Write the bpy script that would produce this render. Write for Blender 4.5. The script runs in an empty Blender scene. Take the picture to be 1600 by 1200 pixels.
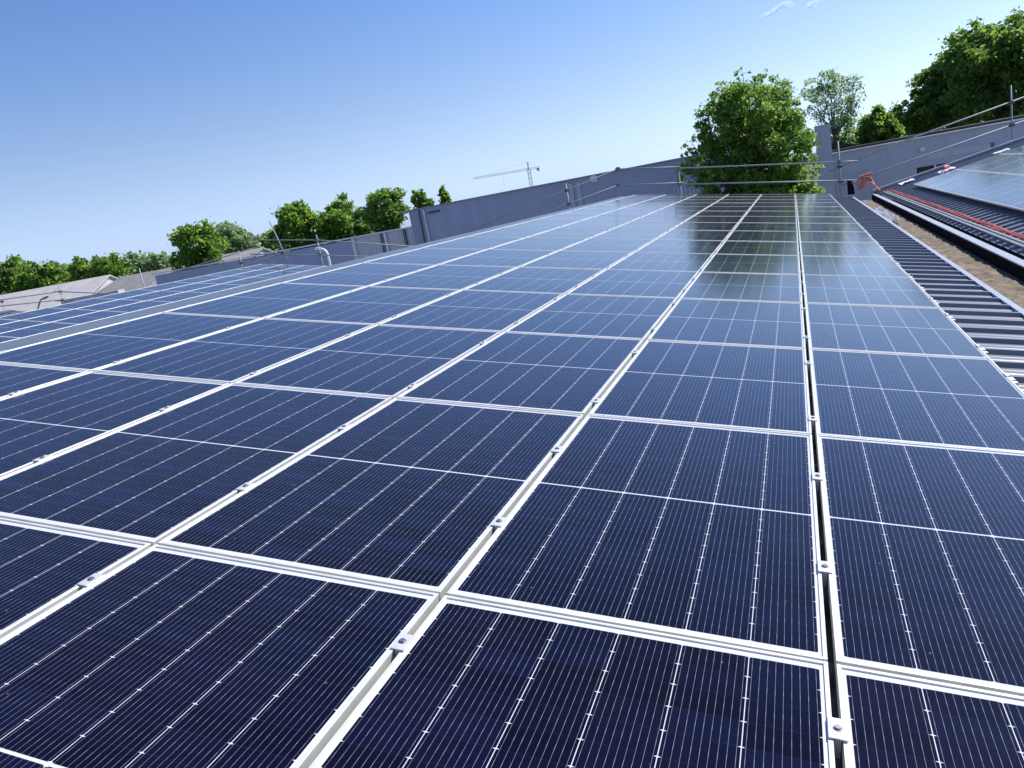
import bpy, bmesh, math, random
import numpy as np
from mathutils import Vector, Matrix, noise
C = bpy.context.scene.collection
SC = bpy.context.scene
R = math.radians
random.seed(7); rng = np.random.default_rng(7)

# ---------------------------------------------------------------- camera
CW = (0.0203, -0.0924, 1.2495)
RW = ((0.9282266236, 0.3271417867, -0.1771259061),
      (-0.0891996111, -0.2665178661, -0.9596935221),
      (-0.3611630720, 0.9066126397, -0.2182080588))
FPX = 1213.09
cd = bpy.data.cameras.new('camera'); cam = bpy.data.objects.new('camera', cd); C.objects.link(cam)
cd.sensor_fit = 'HORIZONTAL'; cd.sensor_width = 36.0; cd.lens = FPX / 1600 * 36
cd.clip_start = 0.05; cd.clip_end = 20000
cam.matrix_world = Matrix(((RW[0][0], -RW[1][0], -RW[2][0], CW[0]),
                           (RW[0][1], -RW[1][1], -RW[2][1], CW[1]),
                           (RW[0][2], -RW[1][2], -RW[2][2], CW[2]), (0, 0, 0, 1)))
SC.camera = cam

# ---------------------------------------------------------------- sky, sun, exposure
SUN_AZ, SUN_EL = R(46), R(47)            # azimuth from +Y towards +X
w = bpy.data.worlds.new('World'); SC.world = w; w.use_nodes = True
nt = w.node_tree; nt.nodes.clear()
wo = nt.nodes.new('ShaderNodeOutputWorld'); bg = nt.nodes.new('ShaderNodeBackground')
sky = nt.nodes.new('ShaderNodeTexSky'); sky.sky_type = 'NISHITA'; sky.sun_disc = False
sky.sun_elevation = SUN_EL; sky.sun_rotation = SUN_AZ
sky.air_density = 1.0; sky.dust_density = 0.4; sky.ozone_density = 4.0; sky.altitude = 0
bg.inputs['Strength'].default_value = 0.073
tint = nt.nodes.new('ShaderNodeMix'); tint.data_type = 'RGBA'; tint.blend_type = 'MULTIPLY'; tint.inputs[0].default_value = 1.0
tint.inputs[7].default_value = (0.94, 0.955, 1.11, 1)            # the camera's cool daylight balance
# near the horizon the photographed air is pale blue rather than cream: same brightness, bluer
bw = nt.nodes.new('ShaderNodeRGBToBW'); nt.links.new(sky.outputs[0], bw.inputs[0])
blu = nt.nodes.new('ShaderNodeVectorMath'); blu.operation = 'SCALE'; blu.inputs[0].default_value = (0.80, 0.985, 1.20); nt.links.new(bw.outputs[0], blu.inputs['Scale'])
geo = nt.nodes.new('ShaderNodeTexCoord'); sep = nt.nodes.new('ShaderNodeSeparateXYZ'); nt.links.new(geo.outputs['Generated'], sep.inputs[0])
mr = nt.nodes.new('ShaderNodeMapRange'); mr.interpolation_type = 'SMOOTHSTEP'; nt.links.new(sep.outputs[2], mr.inputs[0])
for i_, v_ in ((1, 0.0), (2, 0.30), (3, 0.85), (4, 0.0)): mr.inputs[i_].default_value = v_
hz = nt.nodes.new('ShaderNodeMix'); hz.data_type = 'RGBA'; nt.links.new(mr.outputs[0], hz.inputs[0]); nt.links.new(sky.outputs[0], hz.inputs[6]); nt.links.new(blu.outputs[0], hz.inputs[7])
gm = nt.nodes.new('ShaderNodeGamma'); gm.inputs[1].default_value = 1.20; nt.links.new(hz.outputs[2], gm.inputs[0])
nt.links.new(gm.outputs[0], tint.inputs[6]); nt.links.new(tint.outputs[2], bg.inputs['Color']); nt.links.new(bg.outputs[0], wo.inputs['Surface'])
sl = bpy.data.lights.new('sun', 'SUN'); sl.energy = 4.8; sl.angle = R(0.53); sl.color = (1.0, 0.95, 0.88)
sun = bpy.data.objects.new('sun', sl); C.objects.link(sun)
sd = Vector((math.sin(SUN_AZ) * math.cos(SUN_EL), math.cos(SUN_AZ) * math.cos(SUN_EL), math.sin(SUN_EL)))
sun.rotation_euler = sd.to_track_quat('Z', 'Y').to_euler(); sun.location = (20, 10, 40)
SC.view_settings.view_transform = 'Standard'; SC.view_settings.look = 'None'
SC.view_settings.exposure = 0.5; SC.view_settings.gamma = 1.0
SC.render.engine = 'CYCLES'; SC.cycles.volume_bounces = 2
SC.render.resolution_x = 1024; SC.render.resolution_y = 768

# ---------------------------------------------------------------- helpers
def tag(o, label=None, cat=None, group=None, kind=None):
    if label: o['label'] = label
    if cat: o['category'] = cat
    if group: o['group'] = group
    if kind: o['kind'] = kind
    return o
def empty(name, loc=(0, 0, 0), rot=(0, 0, 0)):
    o = bpy.data.objects.new(name, None); C.objects.link(o)
    o.location = loc; o.rotation_euler = rot; o.empty_display_size = 0.2
    return o
class MB:
    """collects boxes, bars, tubes and sheets; build() links them as ONE mesh object"""
    def __init__(s): s.v = []; s.f = []
    def add(s, vs, fs):
        n = len(s.v); s.v += [tuple(p) for p in vs]; s.f += [tuple(i + n for i in f) for f in fs]; return s
    def box(s, x0, x1, y0, y1, z0, z1):
        return s.add([(x0, y0, z0), (x1, y0, z0), (x1, y1, z0), (x0, y1, z0), (x0, y0, z1), (x1, y0, z1), (x1, y1, z1), (x0, y1, z1)],
                     [(0, 3, 2, 1), (4, 5, 6, 7), (0, 1, 5, 4), (1, 2, 6, 5), (2, 3, 7, 6), (3, 0, 4, 7)])
    def path(s, pts, rad, seg=8, cap=True):
        pts = [Vector(p) for p in pts]; n = len(pts)
        if not isinstance(rad, (list, tuple)): rad = [rad] * n
        vs = []; fs = []; u = None
        for i, p in enumerate(pts):
            t = (pts[min(i + 1, n - 1)] - pts[max(i - 1, 0)])
            t = t.normalized() if t.length > 1e-9 else Vector((0, 0, 1))
            if u is None: u = t.orthogonal().normalized()
            else:
                u = u - t * u.dot(t); u = u.normalized() if u.length > 1e-6 else t.orthogonal().normalized()
            b = t.cross(u)
            for k in range(seg):
                a = 2 * math.pi * k / seg
                vs.append(p + (u * math.cos(a) + b * math.sin(a)) * rad[i])
        for i in range(n - 1):
            for k in range(seg):
                k2 = (k + 1) % seg
                fs.append((i * seg + k, i * seg + k2, (i + 1) * seg + k2, (i + 1) * seg + k))
        if cap: fs.append(tuple(range(seg - 1, -1, -1))); fs.append(tuple((n - 1) * seg + k for k in range(seg)))
        return s.add(vs, fs)
    def prism(s, poly, y0, y1):
        """polygon in x,z (counter-clockwise seen from -y) pushed along y"""
        n = len(poly)
        return s.add([(x, y0, z) for x, z in poly] + [(x, y1, z) for x, z in poly],
                     [tuple(range(n)), tuple(range(2 * n - 1, n - 1, -1))] + [((i + 1) % n, i, n + i, n + (i + 1) % n) for i in range(n)])
    def mesh(s, name, m, smooth=False):
        me = bpy.data.meshes.new(name); me.from_pydata(s.v, [], s.f); me.update()
        if smooth: me.polygons.foreach_set('use_smooth', [True] * len(me.polygons))
        if m: me.materials.append(m)
        return me
    def build(s, name, m, parent=None, smooth=False, bevel=0):
        me = s.mesh(name, m, smooth)
        if bevel:
            bm = bmesh.new(); bm.from_mesh(me)
            bmesh.ops.bevel(bm, geom=bm.edges[:], offset=bevel, segments=1, affect='EDGES'); bm.to_mesh(me); bm.free()
        o = bpy.data.objects.new(name, me); C.objects.link(o)
        if parent: o.parent = parent
        return o
def copy_tree(o, parent=None):
    c = o.copy(); C.objects.link(c)
    if parent: c.parent = parent
    for ch in list(o.children): copy_tree(ch, c)
    return c
def fast_mesh(name, v, quads, m):
    me = bpy.data.meshes.new(name); n = len(quads)
    me.vertices.add(len(v)); me.vertices.foreach_set('co', np.asarray(v, np.float32).ravel())
    me.loops.add(n * 4); me.loops.foreach_set('vertex_index', np.asarray(quads, np.int32).ravel())
    me.polygons.add(n); me.polygons.foreach_set('loop_start', np.arange(0, n * 4, 4, dtype=np.int32))
    me.update(calc_edges=True); me.materials.append(m)
    return me
def pix(p):
    q = [p[i] - CW[i] for i in range(3)]
    c = [sum(RW[r][i] * q[i] for i in range(3)) for r in range(3)]
    if c[2] < 0.1: return None
    return 800 + FPX * c[0] / c[2], 600 + FPX * c[1] / c[2]
def in_view(ps, m=5):
    qs = [pix(p) for p in ps]; qs = [q for q in qs if q]
    if not qs: return False
    return max(q[0] for q in qs) > -m and min(q[0] for q in qs) < 1600 + m and max(q[1] for q in qs) > -m and min(q[1] for q in qs) < 1200 + m

# ---------------------------------------------------------------- materials
class NT:
    def __init__(s, name):
        s.m = bpy.data.materials.new(name); s.m.use_nodes = True; s.t = s.m.node_tree; s.t.nodes.clear()
        s.out = s.t.nodes.new('ShaderNodeOutputMaterial')
    def n(s, typ, **kw):
        nd = s.t.nodes.new(typ)
        for k, v in kw.items(): setattr(nd, k, v)
        return nd
    def put(s, sock, v):
        if hasattr(v, 'is_linked') or isinstance(v, bpy.types.NodeSocket): s.t.links.new(v, sock)
        else: sock.default_value = v
    def mt(s, op, a, b=None, c=None, clamp=False):
        nd = s.n('ShaderNodeMath', operation=op, use_clamp=clamp); s.put(nd.inputs[0], a)
        if b is not None: s.put(nd.inputs[1], b)
        if c is not None: s.put(nd.inputs[2], c)
        return nd.outputs[0]
    def mix(s, f, a, b):
        nd = s.n('ShaderNodeMix', data_type='RGBA'); s.put(nd.inputs[0], f)
        s.put(nd.inputs[6], a); s.put(nd.inputs[7], b); return nd.outputs[2]
    def bsdf(s, col, rough=0.5, metal=0.0, spec=0.5, bump=None, bstr=0.3, **kw):
        b = s.n('ShaderNodeBsdfPrincipled'); s.put(b.inputs['Base Color'], col); s.put(b.inputs['Roughness'], rough)
        s.put(b.inputs['Metallic'], metal); s.put(b.inputs['Specular IOR Level'], spec)
        for k, v in kw.items(): s.put(b.inputs[k], v)
        if bump is not None:
            bn = s.n('ShaderNodeBump'); bn.inputs['Strength'].default_value = bstr; bn.inputs['Distance'].default_value = 0.02
            s.put(bn.inputs['Height'], bump); s.t.links.new(bn.outputs[0], b.inputs['Normal'])
        s.t.links.new(b.outputs[0], s.out.inputs['Surface']); return b
    def noise(s, scale, detail=4, rough=0.55, vec=None):
        nd = s.n('ShaderNodeTexNoise'); nd.inputs['Scale'].default_value = scale; nd.inputs['Detail'].default_value = detail
        nd.inputs['Roughness'].default_value = rough
        if vec is not None: s.t.links.new(vec, nd.inputs['Vector'])
        return nd.outputs['Fac']
    def coord(s, kind='Object', scale=None):
        o = s.n('ShaderNodeTexCoord').outputs[kind]
        if scale:
            mp = s.n('ShaderNodeMapping'); mp.inputs['Scale'].default_value = scale; s.t.links.new(o, mp.inputs['Vector']); o = mp.outputs[0]
        return o
    def ramp(s, f, a, b):
        nd = s.n('ShaderNodeMapRange'); s.put(nd.inputs[0], f); nd.inputs[1].default_value = a; nd.inputs[2].default_value = b
        return nd.outputs[0]
def c4(r, g, b): return (r, g, b, 1.0)
def mottled(name, a, b, scale=3.0, rough=0.6, metal=0.0, spec=0.5, bstr=0.0, stretch=None, detail=5):
    t = NT(name); f = t.noise(scale, detail, 0.6, t.coord('Object', stretch))
    t.bsdf(t.mix(t.ramp(f, 0.3, 0.7), c4(*a), c4(*b)), rough, metal, spec, bump=f if bstr else None, bstr=bstr)
    return t.m

PW, PL, PJ, PK = 1.060, 1.764, 1.08, 1.77384      # panel width, length, column pitch, row pitch
CELL, HALF, MID = 0.1700, 0.0844, 0.012
MX, MY = (PW - 6 * CELL) / 2, (PL - 20 * HALF - MID) / 2
def panel_glass():
    t = NT('solar_glass'); M = t.mt
    sp = t.n('ShaderNodeSeparateXYZ'); t.t.links.new(t.coord('Object'), sp.inputs[0]); x, y = sp.outputs[0], sp.outputs[1]
    xc = M('DIVIDE', M('SUBTRACT', x, MX), CELL)
    fx = M('FRACT', xc)
    dx = M('MULTIPLY', M('MINIMUM', fx, M('SUBTRACT', 1.0, fx)), CELL)
    y0 = M('SUBTRACT', y, MY)
    up = M('GREATER_THAN', y0, 10 * HALF + MID / 2)
    yc = M('DIVIDE', M('SUBTRACT', y0, M('MULTIPLY', up, MID)), HALF)
    fy = M('FRACT', yc)
    dy = M('MULTIPLY', M('MINIMUM', fy, M('SUBTRACT', 1.0, fy)), HALF)
    inx = M('MULTIPLY', M('GREATER_THAN', xc, 0.0), M('LESS_THAN', xc, 6.0))
    iny = M('MULTIPLY', M('GREATER_THAN', yc, 0.0), M('LESS_THAN', yc, 20.0))
    mid = M('LESS_THAN', M('ABSOLUTE', M('SUBTRACT', y, PL / 2)), 0.0045)
    inside = M('MULTIPLY', M('MULTIPLY', inx, iny), M('SUBTRACT', 1.0, mid))
    colgap = M('LESS_THAN', dx, 0.0011)
    tick = M('LESS_THAN', M('ADD', M('MULTIPLY', dx, 0.30), dy), 0.0026)
    white = M('MAXIMUM', M('MAXIMUM', colgap, tick), M('SUBTRACT', 1.0, inside))
    rowgap = M('LESS_THAN', dy, 0.0008)
    # nine wires a cell, sun glints painted as lighter dashes at the solder pads
    fb = M('ABSOLUTE', M('SUBTRACT', M('FRACT', M('MULTIPLY', fx, 9.0)), 0.5))
    wire = M('LESS_THAN', M('MULTIPLY', fb, CELL / 9), 0.00034)
    cid = t.n('ShaderNodeCombineXYZ'); t.put(cid.inputs[0], M('FLOOR', xc)); t.put(cid.inputs[1], M('FLOOR', yc))
    oi = t.n('ShaderNodeObjectInfo'); t.put(cid.inputs[2], M('MULTIPLY', oi.outputs['Random'], 97.0))
    wn = t.n('ShaderNodeTexWhiteNoise', noise_dimensions='3D'); t.t.links.new(cid.outputs[0], wn.inputs['Vector'])
    cell = t.mix(wn.outputs['Value'], c4(0.0008, 0.0007, 0.0034), c4(0.0034, 0.0046, 0.0225))
    cell = t.mix(t.mt('MULTIPLY', oi.outputs['Random'], 0.5), cell, c4(0.0028, 0.0036, 0.0170))
    pn = t.noise(1.1, 2, 0.5, t.coord('Object', (1.0, 0.8, 1.0)))
    cell = t.mix(M('MULTIPLY', t.ramp(pn, 0.45, 0.75), 0.55), cell, c4(0.0046, 0.0026, 0.0120))
    cell = t.mix(M('MULTIPLY', rowgap, 0.35), cell, c4(0.02, 0.025, 0.05))
    pad_glint = M('MULTIPLY', M('LESS_THAN', M('ABSOLUTE', M('SUBTRACT', M('FRACT', M('MULTIPLY', yc, 1.0)), 0.5)), 0.12), 0.3)
    wf = M('ADD', 0.55, pad_glint)
    cell = t.mix(M('MULTIPLY', wire, wf), cell, c4(0.40, 0.42, 0.52))
    col = t.mix(white, cell, c4(0.53, 0.55, 0.61))
    # thin film of dust: lighter, rougher in uneven patches
    d = t.noise(2.2, 6, 0.65, t.coord('Object')); d2 = t.noise(38, 3, 0.6, t.coord('Object', (1, 0.35, 1)))
    dust = M('MULTIPLY', t.ramp(d, 0.40, 0.85), t.ramp(d2, 0.25, 0.8))
    col = t.mix(M('MULTIPLY', dust, 0.008), col, c4(0.50, 0.47, 0.42))
    vo = t.n('ShaderNodeTexVoronoi'); vo.inputs['Scale'].default_value = 26.0; t.t.links.new(t.coord('Object'), vo.inputs['Vector'])
    sc_ = t.n('ShaderNodeSeparateColor'); t.t.links.new(vo.outputs['Color'], sc_.inputs[0])
    spk = M('MULTIPLY', M('LESS_THAN', vo.outputs['Distance'], M('MULTIPLY', sc_.outputs[1], 0.09)), M('GREATER_THAN', sc_.outputs[0], 0.86))
    col = t.mix(M('MULTIPLY', spk, 0.22), col, c4(0.42, 0.40, 0.36))
    sm = t.ramp(t.noise(3.0, 7, 0.7, t.coord('Object', (3.2, 0.6, 1))), 0.60, 0.78)
    col = t.mix(M('MULTIPLY', sm, 0.012), col, c4(0.5, 0.5, 0.5))
    rough = M('ADD', 0.12, M('MULTIPLY', dust, 0.08))
    # anti-reflective glass: hardly any mirror seen from above, a strong one at grazing angles
    lw = t.n('ShaderNodeLayerWeight'); lw.inputs['Blend'].default_value = 0.5
    fr = M('ADD', 0.012, M('MULTIPLY', M('POWER', lw.outputs['Facing'], 4.4), 0.95), clamp=True)
    df = t.n('ShaderNodeBsdfDiffuse'); t.put(df.inputs['Color'], col)
    gl = t.n('ShaderNodeBsdfAnisotropic'); gl.inputs['Color'].default_value = c4(1, 1, 1); t.put(gl.inputs['Roughness'], rough)
    mx = t.n('ShaderNodeMixShader'); t.put(mx.inputs[0], fr); t.t.links.new(df.outputs[0], mx.inputs[1]); t.t.links.new(gl.outputs[0], mx.inputs[2])
    t.t.links.new(mx.outputs[0], t.out.inputs['Surface'])
    return t.m
M_GLASS = panel_glass()
M_ALU = mottled('anodised_aluminium', (0.58, 0.59, 0.56), (0.70, 0.71, 0.67), 14, 0.42, 0.3, detail=8)
M_ALU2 = mottled('clamp_aluminium', (0.56, 0.57, 0.56), (0.70, 0.71, 0.69), 40, 0.40, 0.4)
M_STEEL = mottled('stainless_bolt', (0.30, 0.30, 0.31), (0.42, 0.42, 0.43), 60, 0.35, 0.9)
M_BACK = mottled('backsheet', (0.10, 0.10, 0.11), (0.14, 0.14, 0.15), 8, 0.8)
M_ROOF = mottled('coated_roof_sheet', (0.155, 0.165, 0.19), (0.205, 0.215, 0.235), 1.1, 0.30, 0.0, 0.85, stretch=(0.5, 2.5, 1))
M_TRIM = mottled('roof_trim', (0.24, 0.28, 0.34), (0.31, 0.35, 0.41), 4, 0.45, 0.2)
M_GALV = mottled('galvanised_steel', (0.25, 0.265, 0.29), (0.31, 0.325, 0.35), 3, 0.55, 0.1, 0.4)
M_CAP = mottled('ridge_capping', (0.085, 0.115, 0.155), (0.115, 0.145, 0.185), 2, 0.4, 0.0, 0.5, stretch=(1, .3, 1))
M_DARKST = mottled('coupler_steel', (0.08, 0.08, 0.09), (0.16, 0.16, 0.17), 30, 0.5, 0.5)
M_WALLG = mottled('blue_grey_cladding', (0.300, 0.335, 0.445), (0.350, 0.385, 0.490), 0.9, 0.55, 0.0, 0.4, stretch=(1.6, 1, 0.25))
M_WALLR = mottled('grey_cladding', (0.43, 0.45, 0.52), (0.48, 0.50, 0.57), 0.9, 0.55, 0.0, 0.4, stretch=(1.6, 1, 0.25))
M_RIBW = mottled('pale_ribbed_cladding', (0.50, 0.50, 0.53), (0.58, 0.58, 0.61), 0.9, 0.6, stretch=(3, 1, 0.3))
M_COPE = mottled('coping', (0.62, 0.63, 0.63), (0.72, 0.73, 0.73), 3, 0.5)
M_DARK = mottled('dark_opening_and_shade', (0.012, 0.011, 0.012), (0.03, 0.022, 0.02), 2, 0.5)
M_WHITE = mottled('white_paint', (0.72, 0.73, 0.74), (0.82, 0.83, 0.84), 5, 0.4)
M_BLACK = mottled('black_cloth_and_shade', (0.006, 0.006, 0.007), (0.014, 0.014, 0.016), 9, 0.95, 0.0, 0.04)
M_RED = mottled('red_cable_sheath', (0.52, 0.085, 0.05), (0.64, 0.13, 0.085), 12, 0.45)
M_ORANGE = mottled('orange_plastic', (0.62, 0.16, 0.05), (0.72, 0.22, 0.07), 12, 0.5)
M_REDP = mottled('red_plastic', (0.5, 0.04, 0.07), (0.6, 0.06, 0.1), 12, 0.5)
M_BLUE = mottled('blue_awning', (0.03, 0.07, 0.25), (0.05, 0.10, 0.32), 5, 0.6)
M_LROOF = mottled('pale_roofing', (0.46, 0.43, 0.42), (0.58, 0.55, 0.53), 0.8, 0.8, bstr=0.1)
M_GROOF = mottled('grey_roofing', (0.17, 0.17, 0.175), (0.24, 0.235, 0.235), 0.7, 0.85, bstr=0.1)
M_GROOF2 = mottled('warm_grey_roofing', (0.26, 0.25, 0.25), (0.33, 0.315, 0.31), 0.7, 0.85, bstr=0.1)
M_RENDER = mottled('pale_render', (0.50, 0.50, 0.48), (0.60, 0.60, 0.58), 2, 0.8)
M_CRANE = mottled('crane_steel', (0.55, 0.58, 0.62), (0.66, 0.69, 0.72), 2, 0.6, 0.0)
M_BARK = mottled('bark', (0.055, 0.045, 0.035), (0.12, 0.10, 0.08), 6, 0.9, bstr=0.4, stretch=(1, 1, 0.3))
def film():
    t = NT('plastic_film'); f = t.noise(9, 5, 0.6, t.coord('Object'))
    b = t.bsdf(t.mix(f, c4(0.34, 0.36, 0.40), c4(0.46, 0.48, 0.52)), 0.3); b.inputs['Alpha'].default_value = 0.6; return t.m
M_FILM = film()
def dirt():
    t = NT('gutter_dirt'); v = t.coord('Object'); a = t.noise(5, 8, 0.65, v); b = t.noise(42, 6, 0.7, v); g = t.noise(1.6, 4, 0.5, v)
    c = t.mix(t.ramp(a, 0.35, 0.65), c4(0.085, 0.062, 0.044), c4(0.26, 0.21, 0.155))
    c = t.mix(t.mt('MULTIPLY', t.ramp(b, 0.45, 0.7), 0.6), c, c4(0.13, 0.095, 0.06))
    c = t.mix(t.mt('MULTIPLY', t.ramp(g, 0.55, 0.75), 0.5), c, c4(0.13, 0.13, 0.05))
    t.bsdf(c, 0.95, bump=t.mt('ADD', a, t.mt('MULTIPLY', b, 0.6)), bstr=0.9); return t.m
M_DIRT = dirt()
def ground_mat():
    t = NT('yard'); v = t.coord('Object'); a = t.noise(0.05, 6, 0.6, v); b = t.noise(0.9, 6, 0.6, v)
    c = t.mix(t.ramp(a, 0.48, 0.54), c4(0.055, 0.055, 0.056), c4(0.05, 0.085, 0.025))
    c = t.mix(t.mt('MULTIPLY', b, 0.4), c, c4(0.10, 0.09, 0.07)); t.bsdf(c, 0.95); return t.m
def leaf(name, dark, light, trans=0.52):
    t = NT(name); g = t.n('ShaderNodeNewGeometry'); r = g.outputs['Random Per Island']
    n = t.noise(0.55, 3, 0.5, t.coord('Object'))
    f = t.mt('ADD', t.mt('MULTIPLY', r, 0.65), t.mt('MULTIPLY', t.ramp(n, 0.3, 0.7), 0.35))
    c = t.mix(f, c4(*dark), c4(*light))
    b = t.n('ShaderNodeBsdfPrincipled'); t.put(b.inputs['Base Color'], c); b.inputs['Roughness'].default_value = 0.5
    b.inputs['Specular IOR Level'].default_value = 0.35
    tr = t.n('ShaderNodeBsdfTranslucent'); hs = t.n('ShaderNodeHueSaturation'); hs.inputs['Value'].default_value = 2.3
    hs.inputs['Hue'].default_value = 0.495; t.put(hs.inputs['Color'], c); t.put(tr.inputs['Color'], hs.outputs[0])
    mx = t.n('ShaderNodeMixShader'); mx.inputs[0].default_value = trans
    t.t.links.new(b.outputs[0], mx.inputs[1]); t.t.links.new(tr.outputs[0], mx.inputs[2]); t.t.links.new(mx.outputs[0], t.out.inputs['Surface'])
    return t.m
M_LEAF = leaf('maple_leaves', (0.042, 0.110, 0.016), (0.175, 0.275, 0.046))
M_LEAFD = leaf('dark_leaves', (0.046, 0.108, 0.018), (0.155, 0.245, 0.046), 0.56)
M_LEAFY = leaf('yellow_green_leaves', (0.070, 0.145, 0.020), (0.160, 0.255, 0.040), 0.55)
M_LEAFG = leaf('grey_green_leaves', (0.110, 0.180, 0.080), (0.220, 0.300, 0.150), 0.58)

# ---------------------------------------------------------------- frames of the two roof slopes
S = R(9.7); SR = R(11.3)
cs, sn = math.cos(S), math.sin(S)
def W(x, y, z=0.0): return Vector((x * cs + z * sn, y, -x * sn + z * cs))       # slope we stand on (falls to +x)
RO = Vector((2.47, 0, -0.38))
def WR(x, y, z=0.0): return RO + Vector((x * math.cos(SR) - z * math.sin(SR), y, x * math.sin(SR) + z * math.cos(SR)))
ROTM, ROTR = (0, S, 0), (0, -SR, 0)
PAN = -0.128; RIB = 0.377; GROUND = -6.2

# ---------------------------------------------------------------- ground
g = MB().add([(-2500, -800, GROUND), (2500, -800, GROUND), (2500, 6000, GROUND), (-2500, 6000, GROUND)], [(0, 1, 2, 3)]).build('ground', ground_mat())
tag(g, kind='structure')

# ---------------------------------------------------------------- the warehouse under the panels
def rib_sheet(x0, x1, y0, y1, z=0.0, off=0.0, thick=True):
    """trapezoidal sheet, ribs running along x, rib centres at y = off + n*RIB"""
    prof = [(-0.115, 0.0), (-0.105, 0.003), (-0.085, 0.003), (-0.075, 0.0), (-0.034, 0.0), (-0.021, 0.034), (0.021, 0.034), (0.034, 0.0),
            (0.075, 0.0), (0.085, 0.003), (0.105, 0.003), (0.115, 0.0), (0.17, 0.0), (0.178, 0.003), (0.198, 0.003), (0.206, 0.0)]
    pts = []
    n0 = int(math.floor((y0 - off) / RIB)) - 1; n1 = int(math.ceil((y1 - off) / RIB)) + 1
    for n in range(n0, n1 + 1):
        for dy, dz in prof:
            y = off + n * RIB + dy
            if y0 <= y <= y1: pts.append((y, z + dz))
    b = MB(); m = len(pts)
    b.add([(x0, y, q) for y, q in pts] + [(x1, y, q) for y, q in pts], [(i, m + i, m + i + 1, i + 1) for i in range(m - 1)])
    b.add([(x0, y, q - 0.003) for y, q in pts] + [(x1, y, q - 0.003) for y, q in pts], [(i + 1, m + i + 1, m + i, i) for i in range(m - 1)])
    return b
YN, YF = -6.0, 28.45
bld = empty('warehouse', (-5.7, 11, GROUND))
tag(bld, 'long multi gabled warehouse with ribbed blue grey metal roofs carrying all the panel fields', 'warehouse')
def adopt(o, parent, loc=(0, 0, 0), rot=(0, 0, 0)):
    o.parent = parent; o.location = Vector(loc) - parent.location if not parent.rotation_euler.x else loc
    o.rotation_euler = rot; return o
XR, XE = -5.93, 1.765                     # ridge and eave of our slope, plane coordinates
r1 = adopt(rib_sheet(XR, XE, YN, YF, PAN).build('roof', M_ROOF), bld, (0, 0, 0), ROTM)
ridge = W(XR, 0, PAN); eave = W(XE, 0, PAN)
HB = 7.65                                # run of one slope
# our left slope, then the next two bays to the left (the same gable repeated every 16.3 m)
LB = W(-21.64, 0, -2.835 + PAN); BAY = ridge.x - LB.x
for i in range(3):
    rx = ridge.x - BAY * i
    rz = ridge.z if i == 0 else LB.z
    if i:
        o = rib_sheet(0, HB, YN, YF + 0.05 * i).build('roof', M_ROOF)
        adopt(o, bld, (rx, 0, rz), ROTM)
    o = rib_sheet(-HB - 0.25, 0, YN, YF).build('roof', M_ROOF); adopt(o, bld, (rx, 0, rz), (0, -S, 0))
    c = MB()
    cap = [(-0.40, 0.016), (0, 0.024), (0.44, 0.016), (0.44, 0.006), (0, 0.014), (-0.40, 0.006)]
    c.prism([(x * 1.0, z - abs(x) * math.tan(S) + 0.038) for x, z in cap], YN, YF + 0.02)
    o = c.build('ridge_cap', M_CAP); adopt(o, bld, (rx, 0, rz), (0, 0, 0))
# right slope
o = rib_sheet(0, 8.0, YN, YF, 0.0).build('roof', M_ROOF); adopt(o, bld, RO, ROTR)
o = rib_sheet(0, 8.4, YN, YF, 0.0).build('roof', M_ROOF); adopt(o, bld, WR(8.0, 0, 0), (0, SR, 0))
# valley gutter between the two slopes
ZG = -0.575
gt = MB()
gt.box(1.70, 1.735, YN, YF, ZG - 0.02, -0.47)
gt.box(1.735, 2.315, YN, YF, ZG - 0.03, ZG - 0.005)
gt.box(2.315, 2.330, YN, YF, ZG - 0.03, -0.402)
adopt(gt.build('gutter', M_TRIM), bld)
adopt(MB().box(2.330, 2.425, YN, YF, -0.412, -0.4005).build('gutter_flange', mottled('pale_flashing', (0.30, 0.33, 0.38), (0.40, 0.43, 0.48), 2.5, 0.45)), bld)
et = MB(); et.box(1.768, 1.835, YN, YF, PAN + 0.022, PAN + 0.028); et.box(1.768, 1.774, YN, YF, PAN - 0.03, PAN + 0.0218); et.box(1.829, 1.835, YN, YF, PAN - 0.09, PAN + 0.0218)
adopt(et.build('eave_trim', M_TRIM), bld, (0, 0, 0), ROTM)
# shade on the gutter's unlit upstand, put in as a black strip
shade_strip = MB(); shade_strip.box(2.296, 2.313, YN, YF - 0.3, ZG, -0.408)
adopt(shade_strip.build('gutter_shade_strip', M_BLACK), bld)
# two slim rails lying across the rib ends of the right slope
rl = MB()
for x0 in (0.075, 0.135):
    rl.box(x0, x0 + 0.030, YN, 27.0, 0.0345, 0.058)
adopt(rl.build('eave_rail', M_GALV), bld, RO, ROTR)
# verge trims on the far gable
vt = MB()
vt.box(XR, XE, YF + 0.002, YF + 0.05, PAN - 0.16, PAN + 0.055)
adopt(vt.build('verge_trim', M_TRIM), bld, (0, 0, 0), ROTM)
vr = MB(); vr.box(-0.1, 8.1, YF - 0.16, YF + 0.05, 0.045, 0.110); vr.box(-0.1, 8.1, YF - 0.012, YF + 0.05, -0.16, 0.0445)
adopt(vr.build('verge_trim', M_TRIM), bld, RO, ROTR)
# walls: one gabled outline pushed along the ridge direction
top = [(ridge.x - 2 * BAY - 7.4, ridge.z - 1.55)]
for i in (2, 1, 0):
    top += [(ridge.x - BAY * i, ridge.z - 0.20)]
    if i: top += [(ridge.x - BAY * i + 8.0, ridge.z - 1.62)]
top += [(1.72, -0.75), (2.5, -0.75), (10.2, 0.85), (18.0, -0.75)]
poly = [(top[0][0], GROUND), (top[-1][0], GROUND)] + top[::-1]
adopt(MB().prism(poly, YN + 0.3, YF - 0.25).build('wall', M_WALLR), bld)

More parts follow.
